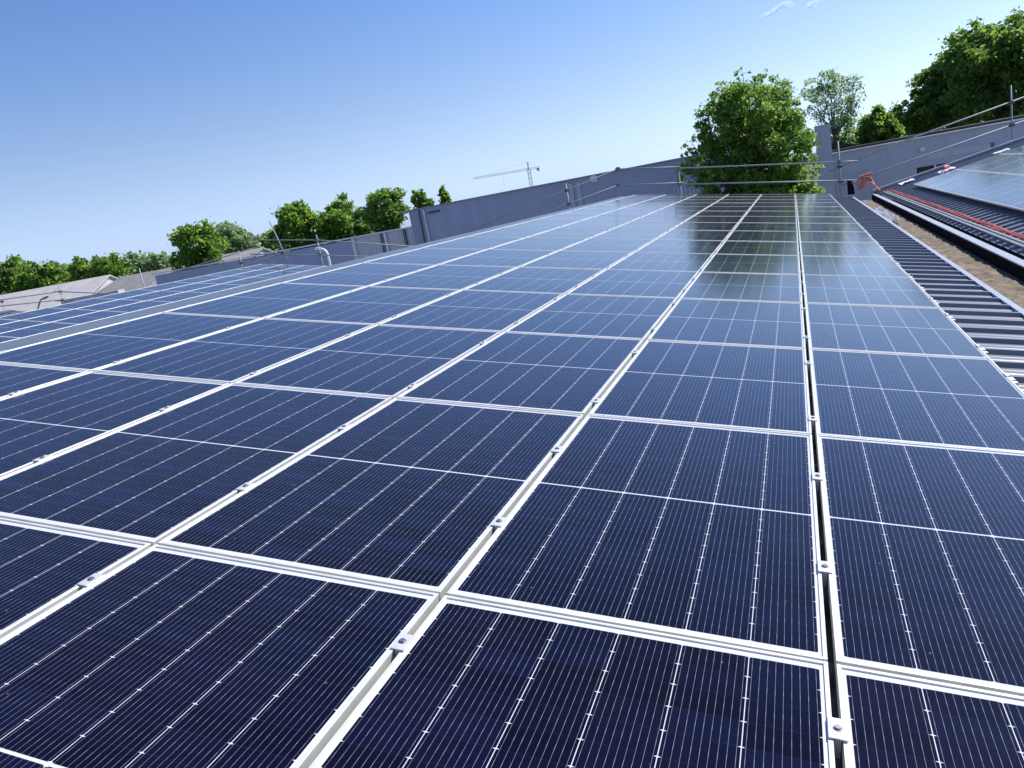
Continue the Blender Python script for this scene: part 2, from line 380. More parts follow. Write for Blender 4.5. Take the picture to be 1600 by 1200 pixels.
# dirt lying in the gutter
nx, ny = 18, 700
vs = []
for j in range(ny + 1):
    y = YN + (YF - 1.2 - YN) * j / ny
    for i in range(nx + 1):
        u = i / nx; x = 1.845 + 0.448 * u
        e = min(1, min(u, 1 - u) * 7)
        h = 0.016 + 0.024 * e * (0.6 + 0.9 * noise.noise((x * 5, y * 1.3, 0))) + 0.022 * noise.noise((x * 14, y * 5, 3)) * e + 0.018 * noise.noise((x * 40, y * 18, 1)) * e
        vs.append((x, y, ZG + max(0.002, h) + 0.004))
fs = [(j * (nx + 1) + i, j * (nx + 1) + i + 1, (j + 1) * (nx + 1) + i + 1, (j + 1) * (nx + 1) + i) for j in range(ny) for i in range(nx)]
d = MB().add(vs, fs).build('dirt', M_DIRT, smooth=True); tag(d, 'brown dirt and dry leaf litter filling the valley gutter', 'dirt', kind='stuff')

# ---------------------------------------------------------------- solar panels
def make_panel():
    root = empty('solar_panel')
    fw, T = 0.0110, 0.032
    f = MB()
    f.box(0, fw, 0, PL, -T, 0); f.box(PW - fw, PW, 0, PL, -T, 0)
    f.box(fw, PW - fw, 0, fw, -T, -0.0004); f.box(fw, PW - fw, PL - fw, PL, -T, -0.0004)
    f.build('frame', M_ALU, root, bevel=0.0008)
    MB().box(fw - 0.001, PW - fw + 0.001, fw - 0.001, PL - fw + 0.001, -0.010, -0.0050).build('glass', M_GLASS, root)
    return root
ORD = ['first', 'second', 'third', 'fourth', 'fifth', 'sixth', 'seventh', 'eighth', 'ninth', 'tenth', 'eleventh', 'twelfth',
       'thirteenth', 'fourteenth', 'fifteenth', 'sixteenth', 'seventeenth']
proto = make_panel(); used = [False]
def put_panel(loc, rot, label, group):
    o = proto if not used[0] else copy_tree(proto)
    used[0] = True
    o.location = loc; o.rotation_euler = rot; tag(o, label, 'solar panel', group)
    return o
COLS = {0: 'rightmost column beside the open ribbed strip', -1: 'column just left of the black gap', -2: 'third column from the right',
        -3: 'fourth column from the right', -4: 'second column from the ridge', -5: 'leftmost column along the ridge'}
gap = (PJ - PW) / 2
for k in range(-1, 16):
    for j in range(0, -6, -1):
        x, y = j * PJ + gap, k * PK + (PK - PL) / 2
        if not in_view([W(x, y), W(x + PW, y), W(x, y + PL), W(x + PW, y + PL)]): continue
        jz = random.uniform(-0.0012, 0.0012)
        o = put_panel(W(x, y, jz), (random.uniform(-.0012, .0012), S + random.uniform(-.0012, .0012), 0),
                      'dark blue panel, %s row back, %s' % (ORD[k + 1], COLS[j]), 'solar panels of the big near field')
LC = {-1: 'lowest column behind our ridge', 0: 'lower full column', 1: 'middle column', 2: 'uppermost column under its ridge'}
for k in range(10):
    for c in range(-1, 3):
        x = -18.27 - PJ * (c + 1) + gap; y = 10.43 + PK * k
        z = -2.835
        if not in_view([W(x, y, z), W(x + PW, y, z), W(x, y + PL, z), W(x + PW, y + PL, z)]): continue
        put_panel(W(x, y, z), ROTM, 'far left roof panel, %s row from its far end, %s' % (ORD[9 - k], LC[c]), 'solar panels on the roof beyond the ridge')
RC = {0: 'lowest column along the bare ribs', 1: 'middle column', 2: 'upper column'}
for k in range(8):
    for c in range(3):
        x = (3.135 - RO.x) / math.cos(SR) + PJ * c; y = 24.9 - PK * (k + 1)
        put_panel(WR(x, y, 0.135), ROTR, 'right roof panel, %s row from its far end, %s' % (ORD[k], RC[c]), 'solar panels on the right roof')

# clamps: flat plate over both frames, web going down the gap, bolt head
def make_clamp(wd):
    root = empty('panel_clamp')
    b = MB(); L2 = 0.035
    b.box(-wd / 2, wd / 2, -L2, L2, 0.0008, 0.0050)
    b.box(-0.008, 0.008, -L2 + 0.004, L2 - 0.004, -0.05, 0.0008)
    b.build('plate', M_ALU2, root, bevel=0.0008)
    h = MB(); h.path([(0, 0, 0.005), (0, 0, 0.0105)], 0.0075, 10); h.path([(0, 0, 0.005), (0, 0, 0.0065)], 0.011, 12)
    h.build('bolt', M_STEEL, root)
    return root
cl0 = make_clamp(0.041); cused = [False]
GAPN = {0: 'black rightmost gap', -1: 'second gap from the right', -2: 'third gap from the right', -3: 'fourth gap from the right', -4: 'fifth gap from the right'}
def rib_y(y): return round(y / RIB) * RIB
for k in range(0, 16):
    for fi, fr in enumerate((0.20, 0.76)):
        y = rib_y((k + fr) * PK) + 0.004
        for j in range(0, -5, -1):
            p = W(j * PJ, y, 0)
            if not in_view([p], 2): continue
            o = cl0 if not cused[0] else copy_tree(cl0); cused[0] = True
            o.location = p; o.rotation_euler = ROTM
            tag(o, 'silver clamp, %s half of the %s panel row back, %s' % (('near', 'far')[fi], ORD[k + 1], GAPN[j]), 'panel clamp', 'clamps holding the panels')
# end clamps with a stub of rail on the free edges
def make_end(side):
    root = empty('end_clamp'); b = MB()
    x0, x1 = (-0.012, 0.045) if side > 0 else (-0.045, 0.012)
    b.box(-0.012 if side > 0 else -0.006, 0.006 if side > 0 else 0.012, -0.035, 0.035, 0.0008, 0.0045)
    xa, xb = (0.0015, 0.006) if side > 0 else (-0.006, -0.0015)
    b.box(xa, xb, -0.035, 0.035, -0.04, 0.0008)
    xa, xb = (0.006, 0.040) if side > 0 else (-0.040, -0.006)
    b.box(xa, xb, -0.035, 0.035, -0.022, -0.018)
    b.build('bracket', M_ALU2, root)
    r = MB(); xa, xb = (-0.15, 0.06) if side > 0 else (-0.10, 0.15)
    r.box(xa, xb, -0.020, 0.020, -0.094, -0.038); r.build('rail', M_ALU, root)
    return root
eR, eL = make_end(1), make_end(-1); eu = {1: False, -1: False}
for k in range(0, 16):
    for fi, fr in enumerate((0.20, 0.76)):
        y = rib_y((k + fr) * PK) + 0.004
        for side, x in ((1, PJ - gap), (-1, -5 * PJ + gap)):
            p = W(x, y, 0)
            if not in_view([p], 2): continue
            pr = eR if side > 0 else eL
            o = pr if not eu[side] else copy_tree(pr); eu[side] = True
            o.location = p; o.rotation_euler = ROTM
            tag(o, 'silver end clamp on the %s edge, %s half of the %s panel row back' %
                (('ridge', 'ribbed strip')[side > 0], ('near', 'far')[fi], ORD[k + 1]), 'end clamp', 'end clamps on the field edges')
for pr, s_ in ((eR, 1), (eL, -1)):
    if not eu[s_]:
        for ch in list(pr.children): bpy.data.objects.remove(ch)
        bpy.data.objects.remove(pr)

# ---------------------------------------------------------------- scaffold guard rails along the far gables
YR = 28.95
def coupler(x, z, y=YR):
    b = MB(); b.box(x - 0.05, x + 0.05, y - 0.07, y + 0.07, z - 0.055, z + 0.055); b.path([(x - 0.085, y, z), (x + 0.085, y, z)], 0.038, 8)
    return b
def railing(label, posts, rails, couplers, loc):
    root = empty('scaffold_railing', loc)
    L = Vector(loc)
    def sub(b, name, m):
        b.v = [tuple(Vector(v) - L) for v in b.v]; return b.build(name, m, root, smooth=(name in ('post', 'rail', 'brace')))
    for x0, z0, x1, z1 in posts: sub(MB().path([(x0, YR, z0), (x1, YR, z1)], 0.0242, 10), 'post', M_GALV)
    for pts in rails: sub(MB().path([(p[0], YR - 0.055 + (p[2] if len(p) > 2 else 0), p[1]) for p in pts], 0.0242, 10), 'rail', M_GALV)
    for c in couplers: sub(coupler(*c), 'coupler', M_DARKST)
    tag(root, label, 'guard rail'); return root
rg = railing('galvanised scaffold guard rail crossing in front of the big tree and over the ridge',
    [(-3.80, -2.2, -3.79, 1.62), (1.44, -2.2, 1.47, 1.45), (-7.95, -2.2, -7.95, 1.75), (6.42, -2.2, 6.44, 2.14)],
    [[(-4.2, 1.60), (-3.77, 1.535), (1.6, 0.755), (2.02, 0.70)], [(-4.1, 1.03), (1.95, 0.085)],
     [(-6.0, 1.92), (-3.7, 1.57)], [(-6.05, 1.345), (-3.65, 1.01)],
     [(-5.85, 1.93, 0.11), (-12.3, 0.63, 0.11)], [(-5.95, 1.35, 0.11), (-12.6, 0.18, 0.11)],
     [(1.12, 0.52, 0.11), (3.0, 0.98, 0.11), (7.6, 1.87, 0.11)], [(1.35, -0.03, 0.11), (2.3, 0.175, 0.11), (7.6, 1.17, 0.11)],
     [(1.75, 0.14, 0.05), (2.12, -0.20, 0.05)]],
    [(-3.79, 1.55), (-3.79, 0.985), (1.46, 0.775), (1.46, 0.62), (1.46, 0.13), (-7.95, 1.50), (-7.95, 0.995), (-5.93, 1.925), (-5.99, 1.345), (6.43, 1.62), (6.43, 0.96)],
    (-3.8, YR, -2.2))
ob = MB(); ob.box(6.30, 6.56, YR - 0.13, YR + 0.07, 0.42, 0.50); ob.box(6.36, 6.50, YR - 0.15, YR + 0.08, 0.36, 0.46)
ob.v = [tuple(Vector(v) - Vector((-3.8, YR, -2.2))) for v in ob.v]
o = ob.build('clamp_block', M_ORANGE, rg, bevel=0.02); o['label'] = 'orange plastic clamp block at the foot of the right post'
railing('galvanised scaffold guard rail with a leaning pole over the far left roof',
    [(-19.17, -2.2, -19.17, 1.62), (-23.36, -1.0, -23.34, 1.55), (-20.70, 0.1, -21.34, 2.56)],
    [[(-22.9, 1.98), (-19.16, 1.39), (-14.6, 0.41)], [(-22.7, 1.32), (-19.33, 0.77), (-15.4, 0.08)], [(-20.75, 1.15, 0.11), (-27.5, 0.42, 0.11)], [(-22.6, 1.55, .11), (-27.6, 1.12, .11)]],
    [(-19.17, 1.39), (-19.17, 0.76), (-23.35, 1.02), (-21.05, 1.13)], (-19.17, YR, -2.2))
railing('galvanised scaffold guard rail before the pale low roofs at the left edge',
    [(-29.22, -2.0, -29.18, 1.62), (-34.57, -2.0, -34.56, 1.52), (-38.76, -2.0, -38.75, 1.32)],
    [[(-40.5, 1.40), (-34.5, 1.22)], [(-40.5, 1.12), (-34.4, 0.80)], [(-35.0, 1.27, .11), (-29.6, 0.38, .11)], [(-35.2, 0.82, .11), (-31.5, 0.22, .11)]],
    [(-34.57, 1.22), (-34.57, 0.80), (-38.76, 1.25), (-38.74, 0.62)], (-34.57, YR, -2.0))
# gooseneck pipe
gp = MB().path([(-19.06, 29.3, -2.0), (-19.05, 29.3, 0.70), (-19.08, 29.3, 0.82), (-19.17, 29.3, 0.93), (-19.30, 29.3, 0.99), (-19.46, 29.3, 1.03), (-19.62, 29.3, 1.03)], 0.055, 12)
tag(gp.build('vent_pipe', M_WHITE, smooth=True), 'white gooseneck pipe bending left behind the far left roof', 'pipe')

# ---------------------------------------------------------------- red cables along the right eave, coil on the rail
cb = MB()
def wob(y, s, a): return a * noise.noise((y * 0.8, s * 9.1, 0)) + 0.5 * a * noise.noise((y * 2.7, s * 5.3, 2))
for s in range(4):
    pts = []
    y = 5.0
    while y < 26.6:
        xx = 0.225 + wob(y, s, 0.030) + 0.016 * (s - 1.5)
        zz = 0.056 + 0.012 * (s % 2) + abs(wob(y, s + 7, 0.012))
        pts.append(WR(xx, y, zz)); y += 0.35
    end = WR(0.16, 26.9, 0.07)
    pts += [end, Vector((2.52, 27.6, -0.30)), Vector((2.46 + 0.02 * s, 28.2, -0.24)), Vector((2.42 - 0.03 * s, 28.7, -0.02)), Vector((2.32 - 0.055 * s, 28.78, 0.16))]
    cb.path(pts, 0.010, 6)
tag(cb.build('cable_bundle', M_RED, smooth=True), 'bundle of red cables snaking along the eave of the right roof', 'cable')
cc = MB()
for s in range(9):
    x0 = 2.02 + 0.042 * s + random.uniform(-.012, .012); wdt = 0.05 + 0.02 * random.random(); bot = -0.26 + 0.07 * random.random()
    if s > 5: bot += 0.12
    pts = []
    for k in range(19):
        a = 2 * math.pi * k / 18
        zc, hz = (0.225 + bot) / 2, (0.225 - bot) / 2
        pts.append((x0 + wdt * math.sin(a) * 0.5 + 0.04 * math.cos(a), YR - 0.02 + 0.075 * math.sin(a + 0.4), zc + hz * math.cos(a) + 0.17 * (x0 - 2.1)))
    cc.path(pts, 0.0095, 6)
tag(cc.build('cable_coil', M_RED, smooth=True), 'coil of red cable hung over the lower guard rail in the gutter corner', 'cable')
# black cloth hanging on the rail beside it
bl = MB(); n = 10; vs = []
for i in range(n + 1):
    u = i / n
    for k in range(10):
        a = 2 * math.pi * k / 10
        r = 0.085 + 0.025 * math.sin(3 * a + 4 * u) * (0.4 + u) + 0.03 * math.sin(math.pi * u)
        vs.append((1.70 + 0.05 * u + r * math.cos(a) * (0.65 + 0.4 * u), YR - 0.11 + r * math.sin(a) * 0.7, 0.12 - 0.46 * u))
fs = [(i * 10 + k, i * 10 + (k + 1) % 10, (i + 1) * 10 + (k + 1) % 10, (i + 1) * 10 + k) for i in range(n) for k in range(10)]
fs += [tuple(range(10)), tuple(range(n * 10 + 9, n * 10 - 1, -1))]
tag(bl.add(vs, fs).build('black_bag', M_BLACK, smooth=True), 'slack black cloth bag hanging from the rail corner beside the red coil', 'bag')

def crumple(name, m, label, cat, x, y, z, sx, sy, h, rot, seed, grid=12):
    b = MB(); vs = []
    for j in range(grid + 1):
        for i in range(grid + 1):
            u, v = i / grid - .5, j / grid - .5
            vs.append((u * sx + 0.06 * sx * noise.noise((u * 5, v * 5, seed)), v * sy + 0.06 * sy * noise.noise((u * 5, v * 5, seed + 9)),
                       h * (0.6 + noise.noise((u * 4, v * 4, seed + 3)) + 0.6 * noise.noise((u * 10, v * 10, seed)))))
    fs = [(j * (grid + 1) + i, j * (grid + 1) + i + 1, (j + 1) * (grid + 1) + i + 1, (j + 1) * (grid + 1) + i) for j in range(grid) for i in range(grid)]
    b.add(vs, fs); b.add([(p[0], p[1], p[2] - 0.004) for p in vs], [f[::-1] for f in fs])
    o = b.build(name, m, smooth=True); o.location = (x, y, z); o.rotation_euler = rot
    return tag(o, label, cat)
crumple('plastic_film', M_FILM, 'translucent plastic film spread over the far end of the dirty gutter', 'plastic film', 1.90, 20.6, -0.475, 0.30, 4.6, 0.05, (0, 0.05, 0), 4, 22)
p = WR(0.80, 27.4, 0.06)
crumple('white_wrapper', M_WHITE, 'pale wrapper lying on bare ribs near the far left corner of the right roof', 'wrapper', p.x, p.y, p.z, 0.42, 0.6, 0.04, ROTR, 11)
p = WR(1.75, 26.3, 0.06); 
pk = crumple('packet', M_WHITE, 'white packet with a red patch lying beyond the right panel field', 'packet', p.x, p.y, p.z, 0.45, 0.55, 0.05, ROTR, 23)
rp_ = MB(); rp_.path([(-0.10, -0.2, 0.09), (0.0, 0.0, 0.13), (0.12, 0.22, 0.10)], [0.03, 0.055, 0.03], 9); o = rp_.build('red_patch', M_REDP, pk, smooth=True)
p = WR(3.15, 26.2, 0.06)
crumple('white_wrapper', M_WHITE, 'small white wrapper halfway up the verge of the right roof', 'wrapper', p.x, p.y, p.z, 0.38, 0.45, 0.045, ROTR, 31)

# ---------------------------------------------------------------- buildings behind
def ribs(x0, x1, step, y, z0, z1, d=0.03, wdt=0.05):
    b = MB(); x = x0
    while x < x1: b.box(x, x + wdt, y - d, y, z0, z1); x += step
    return b
# big flat blue grey hall, left of the tree
hall = empty('flat_roofed_hall', (-11, 44, GROUND))
tag(hall, 'tall flat roofed blue grey hall with a round wall lamp, left of the big tree', 'hall')
adopt(MB().box(-20.2, -2.2, 40, 56, GROUND, 2.06).build('wall', M_WALLG), hall)
adopt(MB().box(-20.8, -2.0, 39.88, 56.2, 2.062, 2.13).build('roof_edge', M_GALV), hall)
adopt(ribs(-20.15, -19.3, 0.16, 39.999, GROUND, 2.05, 0.025, 0.07).build('cladding_ribs', M_WALLG), hall)
adopt(ribs(-5.6, -2.4, 0.19, 39.999, GROUND, 0.72, 0.025, 0.07).build('cladding_ribs', M_WALLR), hall)
for x, m in ((-19.55, M_DARKST), (-19.24, M_COPE)):
    adopt(MB().path([(x, 39.93, GROUND), (x, 39.93, 2.02)], 0.055, 8).build('downpipe', m), hall)
for x in (-10.85, -10.45):
    adopt(MB().box(x, x + 0.22, 39.94, 39.999, GROUND, 1.9).build('pilaster', M_WALLR), hall)
adopt(MB().path([(-9.46, 39.99, 1.93), (-9.46, 39.90, 1.93), (-9.46, 39.84, 1.93)], [0.20, 0.20, 0.10], 16).build('wall_lamp', M_WHITE, smooth=False), hall)
adopt(MB().path([(-19.0, 39.9, 1.78), (-18.3, 39.9, 1.78)], 0.05, 8).build('overflow_pipe', M_DARKST), hall)
adopt(ribs(-18.6, -5.8, 1.15, 39.999, GROUND, 2.05, 0.006, 0.018).build('cladding_seams', M_WALLR), hall)
# lower wing with pale ribbed bays
wing = empty('low_wing', (-30, 44, GROUND))
tag(wing, 'long low blue grey wing with pale ribbed bays, left of the tall hall', 'building')
adopt(MB().box(-39.3, -24.2, 40.1, 52, GROUND, 1.10).build('wall', M_WALLG), wing)
adopt(MB().box(-24.2, -20.25, 40.2, 52, GROUND, 1.16).build('pale_wall', M_RIBW), wing)
adopt(ribs(-24.1, -20.3, 0.2, 40.199, GROUND, 1.12, 0.03, 0.08).build('cladding_ribs', M_RIBW), wing)
adopt(MB().box(-39.4, -20.22, 40.02, 52.1, 1.165, 1.245).build('coping', M_COPE), wing)
for x, m, wd in ((-24.25, M_COPE, 0.18), (-22.32, M_DARKST, 0.20), (-22.10, M_COPE, 0.14), (-20.85, M_DARKST, 0.14)):
    adopt(MB().box(x, x + wd, 40.05, 40.165, GROUND, 1.160).build('post', m), wing)
# hall right of the tree with a tall corner pier and a window band
hr = empty('low_hall', (8, 44, GROUND))
tag(hr, 'low grey hall with tall corner pier and dark window band, right of the big tree', 'hall')
wl = MB(); zt = 0.98
wl.box(1.75, 5.15, 40, 54, GROUND, zt); wl.box(6.85, 24, 40, 54, GROUND, zt); wl.box(5.15, 6.85, 40, 54, -0.26, zt); wl.box(5.15, 6.85, 40, 54, GROUND, -1.25)
adopt(wl.build('wall', M_WALLR), hr)
adopt(ribs(4.0, 24, 1.15, 39.999, 0.28, 0.97, 0.006, 0.018).build('cladding_seams', M_WALLG), hr)
adopt(MB().box(1.1, 1.74, 39.9, 41.2, GROUND, 2.36).build('pier', M_WALLR), hr)
adopt(MB().box(1.76, 24.1, 39.85, 54.1, 0.985, 1.035).build('coping', M_COPE), hr)
adopt(MB().box(1.76, 24.1, 41.0, 54.0, 1.036, 1.16).build('roof_edge', M_DARK), hr)
adopt(ribs(1.0, 3.6, 0.19, 39.999, GROUND, 0.05, 0.03, 0.08).build('cladding_ribs', M_WALLR), hr)
wf = MB(); wf.box(5.15, 6.85, 40.25, 40.3, -1.25, -0.26); wi = adopt(wf.build('window', M_DARK), hr)
for xa in (5.86, 6.5): adopt(MB().box(xa, xa + 0.09, 40.1, 40.24, -1.25, -0.26).build('window_mullion', M_COPE), hr)
adopt(MB().box(5.25, 5.55, 40.12, 40.24, -1.2, -0.45).build('brick_pier', mottled('brick', (0.30, 0.09, 0.05), (0.38, 0.13, 0.07), 9, 0.9)), hr)
adopt(MB().box(6.2, 6.48, 40.12, 40.24, -1.2, -0.36).build('brick_pier', bpy.data.materials['brick']), hr)
adopt(MB().box(5.6, 8.1, 39.97, 39.999, 0.02, 0.24).build('vent_panel', M_RIBW), hr)
adopt(MB().box(8.05, 8.17, 39.93, 39.999, -0.2, 0.26).build('pipe', M_DARKST), hr)
adopt(MB().path([(5.42, 39.99, 0.5), (5.42, 39.90, 0.5), (5.42, 39.84, 0.5)], [0.12, 0.12, 0.07], 16).build('wall_lamp', M_WHITE), hr)
# pale low-pitched roof at the left edge
def shed(name, label, x0, x1, y0, zr, ze, wallm, roofm, depth=5.0, run=5.5):
    root = empty(name, ((x0 + x1) / 2, y0, GROUND)); tag(root, label, 'building')
    b = MB(); b.prism([(0, 0)] * 0 or [(x0 + .2, GROUND), (x1 - .2, GROUND), (x1 - .2, ze - .1), (x0 + .2, ze - .1)], y0, y0 + 2 * run)
    adopt(b.build('wall', wallm), root)
    r = MB(); t = 0.14
    ys = [(y0 - .5, ze - .12), (y0 + run, zr), (y0 + 2 * run + .5, ze - .12)]
    vs = [(x, y, z) for x in (x0, x1) for y, z in ys] + [(x, y, z - t) for x in (x0, x1) for y, z in ys]
    r.add(vs, [(0, 3, 4, 1), (1, 4, 5, 2), (6, 7, 10, 9), (7, 8, 11, 10), (0, 1, 7, 6), (1, 2, 8, 7), (3, 9, 10, 4), (4, 10, 11, 5), (0, 6, 9, 3), (2, 5, 11, 8)])
    adopt(r.build('roof', roofm), root)
    gb = MB()
    for x in (x0 + .2, x1 - .2):
        gb.add([(x, y0, ze - .1), (x, y0 + run, zr - .1), (x, y0 + 2 * run, ze - .1)], [(0, 1, 2)])
    adopt(gb.build('gable', wallm), root)
    return root
sh = shed('pale_roofed_shed', 'low shed with pale pinkish grey roof at the left edge of the view', -98, -69.7, 59, 2.0, -1.4, M_RENDER, M_LROOF, run=6.0)
adopt(MB().box(-76.0, -71.0, 58.30, 58.42, -1.75, -1.5).build('eave_shade_strip', M_DARK), sh)  # dark strip put in for the shade under the eave
sh = shed('grey_roofed_shed', 'shed with dark grey roof and a pale front, between two other sheds', -68.8, -61.2, 60, 1.55, -0.2, M_RENDER, M_GROOF, run=5.5)
fp = MB(); fp.box(-70.2, -62.4, 58.6, 59.4, GROUND, 0.32); adopt(fp.build('front_wall', M_RENDER), sh)
adopt(MB().box(-68.2, -65.4, 58.5, 58.59, -0.38, 0.12).build('sign_panel', M_WHITE), sh)
adopt(MB().box(-69.0, -64.3, 58.45, 58.59, -0.95, -0.68).build('window', M_DARK), sh)
sh = shed('warm_roofed_shed', 'shed with warm grey roof and a blue awning, before the long low wing', -61.1, -50.0, 60.4, 1.85, -0.2, M_WALLR, M_GROOF2, run=5.5)
adopt(MB().box(-61.4, -58.0, 58.9, 59.6, -0.75, -0.25).build('awning', M_BLUE), sh)
# street lamp
ls = MB().path([(-62.96, 50, GROUND), (-62.9, 50, 0.0), (-62.3, 50, 0.7), (-62.1, 50, 0.82), (-61.6, 50, 0.92)], 0.07, 8)
lp = ls.build('street_lamp', M_GALV, smooth=True); tag(lp, 'small bent street lamp before the pale roof at the left edge', 'street lamp')
MB().path([(-61.75, 50, 0.87), (-61.1, 50, 0.99)], [0.11, 0.07], 8).build('lamp_head', M_GALV, lp)

# tower crane
ck = empty('tower_crane', (-51.3, 160, GROUND)); tag(ck, 'distant grey tower crane with a long jib, above the blue grey hall', 'crane')
def lattice(p0, p1, w0, n, r, side):
    b = MB(); p0, p1 = Vector(p0), Vector(p1); d = (p1 - p0); u = Vector(side).normalized(); v = d.normalized().cross(u)
    off = [u * w0 + v * w0, u * w0 - v * w0, -u * w0 - v * w0, -u * w0 + v * w0]
    for o_ in off: b.path([p0 + o_, p1 + o_], r, 5)
    for i in range(n):
        a, c = p0 + d * (i / n), p0 + d * ((i + 1) / n)
        for k in range(4): b.path([a + off[k], c + off[(k + 1) % 4]], r * .6, 4)
    return b
adopt(lattice((-51.3, 160, GROUND), (-51.3, 160, 8.1), .26, 14, .045, (1, 0, 0)).build('mast', M_CRANE), ck)
adopt(lattice((-48.9, 160, 8.25), (-63.9, 160, 8.7), .17, 20, .038, (0, 1, 0)).build('jib', M_CRANE), ck)
adopt(lattice((-51.3, 160, 8.2), (-51.3, 160, 9.8), .10, 4, .04, (1, 0, 0)).build('tower_head', M_CRANE), ck)
adopt(MB().path([(-48.9, 160, 8.3), (-51.3, 160, 9.8), (-60.5, 160, 8.9)], .022, 4).build('tie_rod', M_CRANE), ck)
adopt(MB().box(-49.5, -48.9, 159.7, 160.3, 7.6, 8.2).build('counterweight', M_CRANE), ck)
adopt(MB().path([(-57.2, 160, 8.4), (-57.2, 160, 5.6)], .03, 4).build('hoist_rope', M_CRANE), ck)

# ---------------------------------------------------------------- trees
def tree(name, label, Y, trunk, blobs, leafm, lsize, nleaf, clump=0.30, fill=0.55, group=None, depth=1.0, twigs=26, cat='tree'):
    base = Vector((trunk[0], Y, GROUND)); root = empty(name, base); tag(root, label, cat, group)
    tb = MB(); zt = min(b[1] for b in blobs)
    fork = Vector((trunk[0] + trunk[1] * 0.5, Y, max(GROUND + 1.5, zt - 0.6)))
    hgt = max(b[1] + b[2] for b in blobs) - GROUND
    r0 = 0.028 * hgt * trunk[2]
    tb.path([Vector((0, 0, -0.2)), (fork - base) * 0.5 + Vector((0.1, 0.05, 0)), fork - base], [r0, r0 * .75, r0 * .6], 9)
    cen = []; siz = []; tot = sum(b[2] ** 2 for b in blobs)
    for bi, b in enumerate(blobs):
        bc = Vector((b[0], Y + (b[3] if len(b) > 3 else random.uniform(-.4, .4) * b[2] * depth), b[1]))
        mid = fork.lerp(bc, .5) + Vector((random.uniform(-.2, .2), random.uniform(-.2, .2), -.12)) * b[2]
        q_ = min(1.0, b[2] / 1.2); tb.path([fork - base, mid - base, bc - base], [r0 * .5 * q_ ** .5, r0 * .30 * q_, r0 * .13 * q_], 6)
        nt_ = max(6, int(twigs * len(blobs) * b[2] ** 2 / tot))
        for k in range(nt_):
            v = Vector(rng.normal(size=3)); v.normalize()
            rr = b[2] * (fill + (1.04 - fill) * random.random() ** .6) * (1.22 if random.random() < .12 else 1)
            p = bc + Vector((v.x * rr, v.y * rr * depth, v.z * rr * .95))
            if k % 3 == 0:
                m_ = bc.lerp(p, .5) + Vector((0, 0, .06 * b[2])); tb.path([bc - base, m_ - base, p - base], [r0 * .11 * q_, r0 * .07 * q_, r0 * .02 * q_], 4)
            cen.append(p); siz.append(clump * b[2] * random.uniform(.55, 1.2) ** 1)
    tb.build('trunk', M_BARK, root)
    n = len(cen); cen = np.array([list(c - base) for c in cen]); siz = np.array(siz)
    wts = siz ** 2 / (siz ** 2).sum(); idx = rng.choice(n, nleaf, p=wts)
    pos = cen[idx] + rng.normal(size=(nleaf, 3)) * siz[idx][:, None] * np.array([.62, .62, .46])
    nv = rng.normal(size=(nleaf, 3)) + np.array([0, 0, .55]); nv /= np.linalg.norm(nv, axis=1)[:, None]
    t1 = rng.normal(size=(nleaf, 3)); t1 -= nv * (t1 * nv).sum(1)[:, None]; t1 /= np.linalg.norm(t1, axis=1)[:, None]
    t2 = np.cross(nv, t1); s = lsize * rng.uniform(.6, 1.25, nleaf)[:, None]
    v = np.stack([pos - t1 * s, pos + t2 * s * .55 + nv * s * .12, pos + t1 * s, pos - t2 * s * .55 + nv * s * .12], 1).reshape(-1, 3)
    me = fast_mesh('crown', v, np.arange(nleaf * 4).reshape(-1, 4), leafm)
    o = bpy.data.objects.new('crown', me); C.objects.link(o); o.parent = root
    return root
def far(bl, k): return [(CW[0] + (b[0] - CW[0]) * k, CW[2] + (b[1] - CW[2]) * k, b[2] * k) for b in bl]
tree('maple_tree', 'big dense green tree behind the guard rail, in the gap between the two halls', 34, (-1.5, .1, 1.0),
     [(-1.45, 3.2, 1.25), (-1.35, 4.1, .62), (-.72, 4.0, .55), (-2.55, 2.9, 1.0), (-2.3, 3.95, .52), (-2.35, 4.45, .22), (-1.5, 4.7, .28), (-.85, 4.55, .25), (-.35, 3.0, .75), (-.05, 3.55, .35),
      (-.45, 1.9, 1.1), (.35, 1.5, .70), (.62, 1.95, .35), (-3.25, 1.55, .85), (-3.15, 2.45, .45), (-3.35, 3.0, .25), (-2.0, 1.6, 1.2), (-1.3, .7, 1.3), (.15, .5, .85), (-3.1, .45, .95), (-3.95, 1.15, .5), (-4.25, 1.2, .35), (-4.0, 1.8, .45), (-3.75, 2.45, .35),
      (-1.0, -.6, 1.5), (-.1, -.7, 1.1), (-2.6, -.7, 1.0)], M_LEAF, .088, 50000, .225, .60, depth=1.2, twigs=26)
tree('tall_tree', 'thin topped grey green tree peeping out behind the right shoulder of the big tree', 44, (-.6, 0, .8),
     [(-.7, 4.36, .85), (-.01, 3.43, .6), (-.5, 3.4, .7), (.35, 2.6, .6), (-.3, 2.2, .8)], M_LEAFG, .11, 3800, .30, .45, twigs=16)
tree('airy_tree', 'airy grey green tree with see through crown and dark bare trunk, beside the pier', 50, (2.35, 0, .50),
     [(2.38, 4.5, .9), (1.35, 4.7, .6), (3.35, 3.6, .7), (2.33, 3.06, .9), (3.6, 4.55, .55), (1.3, 3.75, .5), (2.6, 5.2, .4), (1.9, 5.1, .45), (2.9, 2.5, .6), (2.3, 5.1, .5), (3.7, 4.1, .45), (3.5, 3.2, .5), (1.25, 4.3, .45)], M_LEAFG, .085, 4200, .36, .35, twigs=14)
